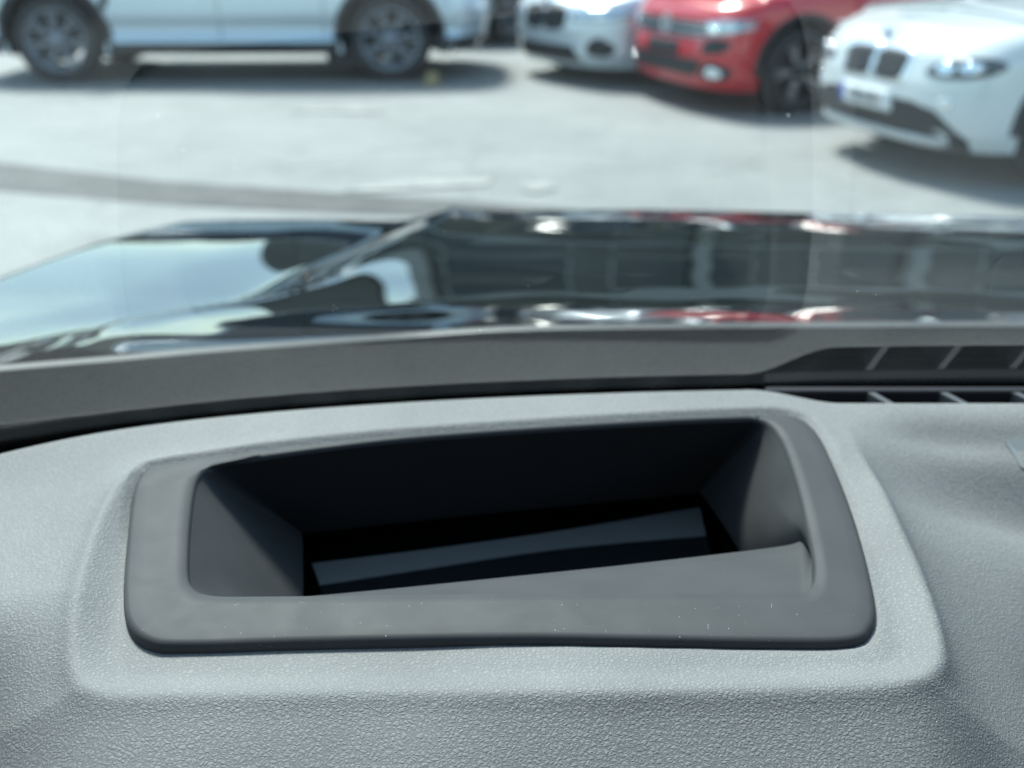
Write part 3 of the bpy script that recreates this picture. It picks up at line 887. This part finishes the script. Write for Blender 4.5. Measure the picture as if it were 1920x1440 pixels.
    def wheels(s, rim_mat, spokes=10, lip=None, dbl=True, width=.235):
        wr = s.wr; first = None
        for sx in (s.wb / 2, -s.wb / 2):
            for sy in (1, -1):
                if first is None:
                    pr = [(wr * .70, -.10), (wr * .72, -.118), (wr * .86, -.122), (wr * .97, -.105), (wr, -.07), (wr, .07), (wr * .97, .105), (wr * .86, .122), (wr * .72, .118), (wr * .70, .10)]
                    V = []
                    for (r_, y) in pr:
                        for a in np.linspace(0, 2 * math.pi, 56, endpoint=False): V.append((r_ * math.cos(a), y * width / .24, r_ * math.sin(a)))
                    ty = mesh('wheel', V, grid_faces(len(pr), 56, True), tyre_m, s.root)
                    # rim barrel and lip, outer face towards +Y
                    pr = [(wr * .71, .112), (wr * .68, .118), (wr * .655, .105), (wr * .63, .06), (wr * .60, -.10)]
                    V = []
                    for (r_, y) in pr:
                        for a in np.linspace(0, 2 * math.pi, 56, endpoint=False): V.append((r_ * math.cos(a), y * width / .24, r_ * math.sin(a)))
                    rm = mesh('rim', V, grid_faces(len(pr), 56, True), rim_mat, ty)
                    bm = bmesh.new()
                    for q in range(spokes):
                        a0 = 2 * math.pi * q / spokes
                        for da in ((-.085, .085) if dbl else (0,)):
                            vsb = []
                            for rr, w_, y in ((.05, .020, .085), (wr * .35, .013, .092), (wr * .67, .015, .100)):
                                ca, sa = math.cos(a0 + da * (rr / (wr * .4))), math.sin(a0 + da * (rr / (wr * .4)))
                                for (tw, dy) in ((-w_, -.03), (-w_ * .6, 0), (w_ * .6, 0), (w_, -.03)):
                                    vsb.append(bm.verts.new((rr * ca - tw * sa, y + dy, rr * sa + tw * ca)))
                            for i in range(2):
                                for j in range(3): bm.faces.new((vsb[i * 4 + j], vsb[i * 4 + j + 1], vsb[i * 4 + 5 + j], vsb[i * 4 + 4 + j]))
                    sp = from_bm('spokes', bm, lip or rim_mat, ty, sm=False)
                    bm = bmesh.new(); bmesh.ops.create_cone(bm, cap_ends=True, segments=24, radius1=.068, radius2=.055, depth=.03, matrix=Matrix.Translation((0, .085, 0)) @ Matrix.Rotation(R(-90), 4, 'X'))
                    hb = from_bm('hub_cap', bm, rim_mat, ty)
                    bm = bmesh.new(); bmesh.ops.create_cone(bm, cap_ends=True, segments=36, radius1=wr * .5, radius2=wr * .5, depth=.02, matrix=Matrix.Translation((0, .02, 0)) @ Matrix.Rotation(R(-90), 4, 'X'))
                    ds = from_bm('brake_disc', bm, rim_dark, ty, sm=False)
                    first = ty; kids = [rm, sp, hb, ds]; w_o = ty
                else:
                    w_o = first.copy(); COL.objects.link(w_o)
                    for kd in kids:
                        c_ = kd.copy(); COL.objects.link(c_); c_.parent = w_o
                w_o.location = (sx, sy * (s.W / 2 - .135), wr)
                w_o.rotation_euler = (0, random.uniform(0, .6), 0 if sy > 0 else math.pi)
    def cabin(s, x0, x1, zr, xw0, xw1):
        """glass house: x0..x1 at the belt, xw0..xw1 at the roof"""
        V = []; NT_ = 64; lv = 7
        for k_ in range(lv):
            t_ = k_ / (lv - 1)
            for a in np.linspace(0, 2 * math.pi, NT_, endpoint=False):
                c_, s_ = math.cos(a), math.sin(a); ux = math.copysign(abs(c_) ** (.5), c_); uy = math.copysign(abs(s_) ** (.45), s_)
                xf = x0 + (xw0 - x0) * t_; xb = x1 + (xw1 - x1) * t_
                x = (xf + xb) / 2 + ux * (xf - xb) / 2
                V.append((x, uy * s.W / 2 * (.90 - .20 * t_ - .02 * t_ * t_), s.belt - .03 + (zr - .04 - s.belt + .03) * t_))
        V.append(((xw0 + xw1) / 2, 0, zr - .04)); F = grid_faces(lv, NT_, True) + [((lv - 1) * NT_ + i, (lv - 1) * NT_ + (i + 1) % NT_, len(V) - 1) for i in range(NT_)]
        cb_ = mesh('glazing', V, F, autoglass, s.root)
        cb_bvh = BVHTree.FromPolygons([Vector(v) for v in V], F)
        V = []
        for sc_, dz in ((1.0, -.05), (1.015, -.01), (.97, .012), (.8, .03), (.4, .045), (.01, .05)):
            for a in np.linspace(0, 2 * math.pi, NT_, endpoint=False):
                c_, s_ = math.cos(a), math.sin(a); ux = math.copysign(abs(c_) ** (.5), c_); uy = math.copysign(abs(s_) ** (.45), s_)
                V.append(((xw0 + xw1) / 2 + ux * (xw0 - xw1) / 2 * (sc_ + .02), uy * s.W / 2 * .69 * sc_, zr - .05 + dz))
        mesh('roof', V, grid_faces(6, NT_, True), s.paint, s.root)
        for sd in ('left', 'right'):
            xm = (x0 + x1) / 2 - .05
            for (xa, xb_, w_) in ((x0 - .12, xw0 - .05, .05), (xm, xm, .045), (x1 + .32, xw1 + .20, .09)):
                s.band('window_pillar', lambda u: ((xa + (xb_ - xa) * u - w_, s.belt + (zr - .08 - s.belt) * u), (xa + (xb_ - xa) * u + w_, s.belt + (zr - .08 - s.belt) * u)), 8, sd,
                       trim if xa == xm else s.paint, off=.006, bvh=cb_bvh)
        for sg in (1, -1):
            bm = bmesh.new(); bmesh.ops.create_icosphere(bm, subdivisions=2, radius=1)
            for v in bm.verts: v.co = Vector((x0 - .12 + v.co.x * .07, sg * (s.W / 2 + .06) + v.co.y * .11, s.belt + .06 + v.co.z * .075))
            from_bm('door_mirror', bm, s.paint, s.root)
    def seams(s, xs_, z0, z1):
        for sd in ('left', 'right'):
            for x in xs_:
                s.band('door_seam', lambda u: ((x - .004, z0 + (z1 - z0) * u), (x + .004, z0 + (z1 - z0) * u)), 10, sd, trim, off=.0012)
            for x in xs_[1:]:
                s.patch('door_handle', [(x + .05, z1 - .09), (x + .22, z1 - .085), (x + .22, z1 - .06), (x + .05, z1 - .065)], sd, s.paint, off=.03, curve=False)

# ---- large pale SUV, side on
suv = Car('parked_car', 4.72, 1.90, 2.88, .365, .25,
          [(.2, .14), (.35, .03), (.55, 0), (.8, .05), (1.0, .20), (1.1, .3)], [(.2, .18), (.35, .06), (.6, 0), (.8, .04), (1.0, .10), (1.1, .15)],
          [(-2.4, .98), (-2.1, 1.08), (-.5, 1.06), (.9, 1.04), (1.5, 1.02), (2.1, .90), (2.36, .80)], blue_white, hwt=((.25, .985), (.36, .99), (.42, .955), (.47, .958), (.56, 1.0), (.7, .995), (1.1, .97)))
suv.belt = 1.05
tag(suv.root, 'large pale silver SUV parked side on at the left, facing left', 'SUV')
suv.cabin(1.25, -2.15, 1.68, .45, -1.9); suv.wheels(rim_grey, 7, None, True, .25); suv.cladding(trim, .06)
for sd in ('left', 'right'):
    suv.patch('sill_trim', [(-.98, .24), (.98, .24), (1.0, .34), (-1.0, .34)], sd, trim, off=.010, curve=False)
    suv.patch('rear_bumper_trim', [(-2.32, .24), (-1.86, .24), (-1.84, .36), (-2.33, .40)], sd, trim, off=.006, curve=False)
    suv.patch('front_bumper_trim', [(2.30, .24), (1.90, .24), (1.88, .38), (2.31, .40)], sd, trim, off=.006, curve=False)
    suv.patch('door_crease', [(-.95, .47), (.90, .44), (.93, .50), (-.95, .55)], sd, blue_white, off=-.014, th=.03, curve=False)
    suv.patch('fender_vent', [(.96, .62), (1.03, .62), (.97, .80), (.90, .80)], sd, trim, off=.004, curve=False)
suv.seams([.98, .02, -.88], .36, 1.0)
suv.both('headlight', [(.50, .74), (.86, .76), (.90, .86), (.55, .84)], lamp_m)
suv.patch('grille', [(-.42, .58), (.42, .58), (.46, .82), (-.46, .82)], 'front', trim, curve=False)
suv.both('tail_light', [(.5, .84), (.9, .84), (.9, .98), (.55, .94)], M('tail_lamp_red', (.35, .01, .01), rough=.2, coat=1), axis='rear')
boxob('underbody_box', -1.30, -.86, -.85, .80, .10, .30, trim, suv.root, .03)  # dark box under the body, ahead of the rear wheel
# contact points of the two near wheels give place, heading and wheelbase
fw = ground(118, 157); rw = ground(735, 154)
hd = (fw - rw); sc_ = hd.length / suv.wb
ang = math.atan2(hd.y, hd.x)
midp = (fw + rw) / 2; nrm_ = Vector((-hd.y, hd.x, 0)).normalized()   # left of the heading
if nrm_.y > 0: nrm_ = -nrm_
suv.root.location = midp - nrm_ * (suv.W / 2 - .02) * sc_
suv.root.location.z = 0
suv.root.rotation_euler.z = ang; suv.root.scale = (sc_,) * 3
print('suv scale', sc_, midp)

def place(car, contact_px, head_deg, scl=1.0):
    """put the front left tyre's contact patch on the ground where it is seen"""
    car.root.rotation_euler.z = R(head_deg); car.root.scale = (scl,) * 3
    c_ = ground(*contact_px)
    off = Matrix.Rotation(R(head_deg), 3, 'Z') @ Vector((car.wb / 2, car.W / 2 - .05, 0)) * scl
    car.root.location = (c_.x - off.x, c_.y - off.y, 0)

def emblem(car, a, z, r_, style):
    base = car.proj('front', a, z, .012)
    o = empty('badge_mount'); bpy.data.objects.remove(o)
    bm = bmesh.new()
    # ring
    N_ = 28
    vs_ = []
    for (rr, dx) in ((r_, 0), (r_, .01), (r_ * .86, .01), (r_ * .86, 0)):
        for t_ in np.linspace(0, 2 * math.pi, N_, endpoint=False): vs_.append(bm.verts.new((dx, rr * math.cos(t_), rr * math.sin(t_))))
    for i in range(3):
        for j in range(N_): bm.faces.new((vs_[i * N_ + j], vs_[i * N_ + (j + 1) % N_], vs_[(i + 1) * N_ + (j + 1) % N_], vs_[(i + 1) * N_ + j]))
    def stroke(p, q, w=.12):
        p = np.array(p) * r_; q = np.array(q) * r_; d = (q - p) / np.linalg.norm(q - p); n2 = np.array([-d[1], d[0]]) * w * r_ / 2
        f1 = [bm.verts.new((.010, *k_)) for k_ in (p - n2, q - n2, q + n2, p + n2)]; bm.faces.new(f1)
        f2 = [bm.verts.new((0, *k_)) for k_ in (p - n2, q - n2, q + n2, p + n2)]
        for i in range(4): bm.faces.new((f1[i], f1[(i + 1) % 4], f2[(i + 1) % 4], f2[i]))
    if style == 'letters':
        stroke((-.32, .82), (0, .12)); stroke((.32, .82), (0, .12))
        for sg in (1, -1):
            stroke((sg * .72, .5), (sg * .34, -.72)); stroke((sg * .34, -.72), (0, .05))
    b_ = from_bm('badge', bm, badge_m, car.root, sm=False); b_.location = base
    if style == 'quarters':
        for q in range(4):
            bm = bmesh.new(); a0 = q * math.pi / 2
            c0 = bm.verts.new((.006, 0, 0)); arc = [bm.verts.new((.006, r_ * .62 * math.cos(a0 + t_), r_ * .62 * math.sin(a0 + t_))) for t_ in np.linspace(0, math.pi / 2, 7)]
            bm.faces.new([c0] + arc)
            from_bm('badge_quarter', bm, plate_b if q % 2 else plate_w, b_, sm=False)
        bm = bmesh.new(); bmesh.ops.create_cone(bm, cap_ends=True, segments=28, radius1=r_ * .86, radius2=r_ * .86, depth=.006, matrix=Matrix.Translation((.001, 0, 0)) @ Matrix.Rotation(R(90), 4, 'Y'))
        from_bm('badge_disc', bm, trim, b_, sm=False)
    return b_

# ---- red compact SUV
red = Car('parked_car', 4.24, 1.82, 2.59, .345, .20,
          [(.2, .10), (.30, .02), (.5, 0), (.62, .03), (.78, .05), (.90, .13), (1.0, .3)], [(.2, .15), (.35, .04), (.6, 0), (.9, .06), (1.1, .2)],
          [(-2.1, .98), (-1.8, 1.03), (.6, 1.0), (1.0, .99), (1.6, .94), (1.9, .90), (2.12, .84)], red_p, nx=3.4, rxf=.50)
red.belt = 1.0
tag(red.root, 'red compact SUV with a black grille band and round badge, parked between two white cars', 'SUV')
red.cabin(.95, -1.95, 1.56, .25, -1.6); red.cladding(trim, .045); red.wheels(rim_dark, 5, rim_lip, True, .225)
red.patch('grille', [(-.60, .625), (-.3, .60), (.3, .60), (.60, .625), (.66, .735), (-.66, .735)], 'front', trim, off=.006, curve=False, n_=60)
for zz in (.62, .665, .71):
    red.band('grille_bar', lambda u: ((-.60 + 1.2 * u, zz - .005), (-.60 + 1.2 * u, zz + .005)), 24, 'front', chrome, off=.014, th=.0)
red.both('headlight', [(.60, .635), (.80, .65), (.895, .695), (.90, .76), (.70, .75), (.60, .735)], lamp_m, off=.012)
red.both('headlight_lens', [(.64, .66), (.72, .665), (.73, .715), (.65, .715)], lamp_w, off=.02, n_=16)
red.patch('lower_grille', [(-.52, .30), (.52, .30), (.60, .44), (-.60, .44)], 'front', trim, off=.004, curve=False, n_=48)
red.patch('number_plate_holder', [(-.27, .45), (.27, .45), (.27, .565), (-.27, .565)], 'front', trim, off=.012, curve=False)
red.both('fog_light_recess', [(.60, .50), (.76, .50), (.82, .55), (.80, .60), (.64, .60)], trim, off=.005)
red.both('fog_light', [(.66, .31), (.76, .31), (.78, .36), (.70, .39), (.64, .36)], lamp_w, off=.012)
red.both('air_intake_trim', [(.60, .285), (.80, .30), (.83, .39), (.66, .43), (.58, .36)], trim, off=.005)
red.patch('bumper_lip', [(-.7, .225), (.7, .225), (.72, .265), (-.72, .265)], 'front', red_p, off=.02, curve=False, n_=48)
emblem(red, 0, .69, .085, 'letters')
red.seams([.78, -.12, -.95], .34, .95)
for sd in ('left', 'right'): red.patch('sill_trim', [(-.86, .19), (.86, .19), (.86, .30), (-.86, .30)], sd, trim, off=.008, curve=False)
red.patch('fender_badge', [(.86, .72), (1.0, .725), (1.0, .75), (.86, .745)], 'left', chrome, off=.006, curve=False)
place(red, (1488, 214), 200, .87)

# ---- white crossover on the right
wx = Car('parked_car', 4.45, 1.80, 2.76, .345, .22,
         [(.2, .12), (.33, .03), (.45, 0), (.6, .01), (.75, .05), (.86, .14), (.95, .28)], [(.2, .15), (.35, .04), (.6, 0), (.9, .06), (1.1, .2)],
         [(-2.2, .98), (-1.8, 1.02), (.6, 1.02), (.9, 1.01), (1.5, .97), (1.9, .94), (2.2, .86)], white_p, nx=3.1, rxf=.52)
wx.belt = 1.0
tag(wx.root, 'white crossover with twin black grille openings and a number plate, parked at the right edge', 'SUV')
wx.cabin(.85, -2.0, 1.54, .15, -1.7); wx.cladding(trim, .06); wx.wheels(rim_grey, 5, None, True, .225)
wx.both('grille', [(.05, .60), (.26, .60), (.30, .67), (.285, .745), (.05, .755), (.035, .68)], trim, off=.010)
wx.both('grille_surround', [(.03, .575), (.28, .575), (.33, .665), (.31, .77), (.03, .785), (.012, .68)], chrome, off=.004)
wx.both('headlight', [(.47, .66), (.62, .635), (.80, .66), (.86, .72), (.80, .76), (.60, .745)], lamp_d, off=.010)
wx.both('headlight_lens', [(.56, .665), (.63, .655), (.66, .70), (.60, .73), (.55, .70)], lamp_w, off=.018, n_=16)
wx.both('headlight_lens', [(.70, .675), (.77, .68), (.79, .72), (.73, .74), (.68, .71)], lamp_w, off=.018, n_=16)
wx.patch('lower_bumper', [(-.74, .225), (.74, .225), (.76, .30), (.60, .45), (.42, .49), (-.42, .49), (-.60, .45), (-.76, .30)], 'front', trim, off=.008, curve=False, n_=64)
wx.patch('skid_plate', [(-.62, .245), (.62, .245), (.64, .29), (-.64, .29)], 'front', skid_m, off=.03, curve=False, n_=48)
wx.both('fog_light', [(.62, .475), (.68, .47), (.70, .51), (.66, .535), (.61, .52)], lamp_w, off=.008, n_=16)
emblem(wx, 0, .825, .042, 'quarters')
npl = wx.patch('number_plate', [(-.26, .405), (.26, .405), (.26, .52), (-.26, .52)], 'front', plate_w, off=.03, curve=False)
wx.patch('country_strip', [(-.258, .407), (-.215, .407), (-.215, .518), (-.258, .518)], 'front', plate_b, off=.033, curve=False, parent=npl)
tx = bpy.data.curves.new('plate_text', 'FONT'); tx.body = '10010E1'; tx.size = .105; tx.align_x = 'CENTER'; tx.align_y = 'CENTER'; tx.extrude = .001
to = bpy.data.objects.new('plate_characters', tx); COL.objects.link(to)
dg = bpy.context.evaluated_depsgraph_get(); dg.update()
tm = bpy.data.meshes.new_from_object(to.evaluated_get(dg)); bpy.data.objects.remove(to)
to = bpy.data.objects.new('plate_characters', tm); COL.objects.link(to); tm.materials.append(char_m)
to.parent = npl; pp = wx.proj('front', 0.02, .4625, .036); to.location = (pp.x + .002, .02, .4625); to.rotation_euler = (R(90), 0, R(90))
wx.seams([.75, -.15, -1.0], .34, .96)
for sd in ('left', 'right'): wx.patch('sill_trim', [(-.98, .21), (.98, .21), (.98, .33), (-.98, .33)], sd, trim, off=.010, curve=False)
place(wx, (1984, 350), 197, .86)

# ---- silver-white hatchback behind
sw = Car('parked_car', 4.40, 1.82, 2.70, .335, .17,
         [(.17, .10), (.28, .02), (.5, 0), (.65, .02), (.78, .10), (.9, .25)], [(.2, .15), (.35, .04), (.6, 0), (.9, .06), (1.1, .2)],
         [(-2.2, .93), (-1.8, .97), (.6, .95), (.9, .95), (1.5, .88), (1.9, .80), (2.2, .70)], silver_p)
sw.belt = .94
tag(sw.root, 'silver white hatchback with dark grille and large lower intake, parked left of the red car', 'hatchback')
sw.cabin(.85, -2.0, 1.44, .1, -1.6); sw.wheels(rim_dark, 5, None, True, .22)
sw.both('grille', [(.03, .50), (.28, .50), (.33, .58), (.30, .68), (.04, .69)], trim, off=.008)
sw.both('headlight', [(.42, .58), (.70, .57), (.86, .62), (.84, .69), (.60, .69), (.44, .66)], lamp_m, off=.010)
sw.patch('lower_intake', [(-.50, .22), (.50, .22), (.42, .36), (-.42, .36)], 'front', trim, off=.006, curve=False, n_=48)
sw.both('side_intake', [(.58, .30), (.74, .28), (.80, .36), (.70, .44), (.60, .40)], trim, off=.006)
emblem(sw, 0, .72, .04, 'quarters')
sw.seams([.75, -.15, -1.0], .28, .9)
place(sw, (1252, 160), 212, .93)

# ---- dark car far behind
dk = Car('parked_car', 4.5, 1.84, 2.75, .34, .19,
         [(.17, .10), (.28, .02), (.5, 0), (.65, .02), (.85, .10), (.95, .25)], [(.2, .15), (.35, .04), (.6, 0), (.9, .06), (1.1, .2)],
         [(-2.2, 1.0), (-1.8, 1.05), (.6, 1.0), (.9, .99), (1.5, .95), (1.9, .88), (2.2, .78)], dark_p)
dk.belt = 1.0
tag(dk.root, 'dark grey car parked behind the pale SUV, left of the silver white hatchback', 'car')
dk.cabin(.85, -2.0, 1.6, .1, -1.7); dk.wheels(rim_dark, 5, rim_grey, True, .22)
dk.patch('grille', [(-.45, .52), (.45, .52), (.5, .70), (-.5, .70)], 'front', trim, off=.008, curve=False)
dk.both('headlight', [(.5, .70), (.84, .72), (.86, .80), (.55, .79)], lamp_m, off=.010)
dk.patch('lower_intake', [(-.6, .24), (.6, .24), (.55, .40), (-.55, .40)], 'front', trim, off=.006, curve=False)
dk.seams([.75, -.15, -1.0], .3, .95)
place(dk, (962, 84), 222)

# small yellow block behind the SUV's rear wheel
pb = ground(811, 160)
bm = bmesh.new(); box(bm, -.055, .055, -.05, .05, 0, .11, .012); box(bm, -.075, .075, -.07, .07, 0, .02, .004)
yb_ = from_bm('wheel_chock', bm, M('yellow_plastic', (.33, .26, .13), rough=.5), None, sm=False)
yb_.location = pb; tag(yb_, 'small yellow block on the ground just behind the rear wheel of the pale SUV', 'block')

# ================================================================== SURROUNDINGS (seen in the bonnet's reflection)
bld = empty('showroom_building', (0, 0, 0)); tag(bld, 'dark fronted showroom building with pale columns beyond the parked cars', 'building')
BX0, BX1, BY = -2.0, 26.0, 21.0
def bpart(name, x0, x1, y0, y1, z0, z1, mat, par=bld): return boxob(name, x0, x1, y0, y1, z0, z1, mat, par)
bpart('wall', BX0, BX1, BY, BY + 10, 0, 9.5, facade_m)
bpart('roof_edge', BX0 - .5, BX1 + .5, BY - .9, BY + 10.5, 9.5, 10.1, roof_m)
wfirst = None
for fl, (z0, z1) in enumerate(((.5, 3.1), (3.8, 5.3), (6.3, 8.4))):
    x = BX0 + .6
    while x < BX1 - 3.6:
        ww = rng.choice((1.3, 2.0, 2.6, 3.2))
        w0 = bpart('window_frame', 0, ww, -.06, .02, 0, z1 - z0, column_m); w0.name = 'window'
        w0.location = (x, BY - .005, z0)
        bpart('pane', .07, ww - .07, -.075, -.062, .07, z1 - z0 - .07, bwin_m, w0)
        x += ww + rng.uniform(.3, 1.5)
x = BX0 + .2
while x < BX1:
    bpart('column', x - .17, x + .17, BY - .55, BY - .15, 0, 9.5, column_m); x += rng.uniform(3.5, 7.5)
bpart('canopy', BX0, BX1, BY - 1.6, BY - .62, 3.25, 3.55, column_m)
ax = empty('annex_building'); tag(ax, 'narrow dark annex standing left of the showroom across a thin gap', 'building')
boxob('wall', -5.0, -2.72, 21.3, 22.3, 0, 8.6, facade_m, ax)
boxob('roof', -5.15, -2.68, 21.15, 22.45, 8.6, 8.85, roof_m, ax)
boxob('garden_wall', -4.5, -2.01, 24, 24.3, 0, 3.6, facade_m, ax)
wh = empty('warehouse'); tag(wh, 'long low dark ribbed warehouse beyond the pale SUV', 'building')
boxob('wall', -42, -8.5, 24, 34, 0, 2.8, ware_m, wh)
boxob('roof', -42.3, -8.2, 23.7, 34.3, 2.8, 3.0, roof_m, wh)
for k_ in range(6):
    dr = boxob('shutter_door', -40 + k_ * 5.6, -36.5 + k_ * 5.6, 23.93, 23.99, 0, 2.3, column_m if k_ % 3 == 0 else bwin_m, wh)
def tree(x, y, h, rr, label):
    t_ = empty('tree', (x, y, 0)); tag(t_, label, 'tree')
    bm = bmesh.new(); bmesh.ops.create_cone(bm, segments=10, radius1=.2, radius2=.07, depth=h * .75, matrix=Matrix.Translation((0, 0, h * .375)))
    for q in range(6):
        a = q * 1.05; m_ = Matrix.Translation((math.cos(a) * rr * .3, math.sin(a) * rr * .3, h * .6)) @ Matrix.Rotation(.7, 4, Vector((-math.sin(a), math.cos(a), 0)))
        bmesh.ops.create_cone(bm, segments=6, radius1=.07, radius2=.02, depth=rr, matrix=m_)
    from_bm('trunk', bm, bark_m, t_)
    V = []; F = []
    cl = [(random.gauss(0, .45) * rr, random.gauss(0, .45) * rr, h * .68 + random.gauss(0, .33) * rr) for _ in range(26)]
    for c_ in cl:
        for _ in range(130):
            p = np.array(c_) + rng.normal(0, rr * .14, 3); a = rng.normal(0, 1, 3); a /= np.linalg.norm(a); b_ = np.cross(a, rng.normal(0, 1, 3)); b_ /= np.linalg.norm(b_)
            k_ = len(V); V += [p - a * .12, p + b_ * .06, p + a * .12, p - b_ * .06]; F.append((k_, k_ + 1, k_ + 2, k_ + 3))
    o = mesh('crown', V, F, leaf_m, t_, sm=False)
tree(-30.0, 20, 4.2, 1.3, 'small round tree at the far left end of the warehouse')
tree(-22.0, 20.5, 4.0, 1.5, 'small tree in front of the warehouse doors')
print('objects', len(bpy.data.objects))
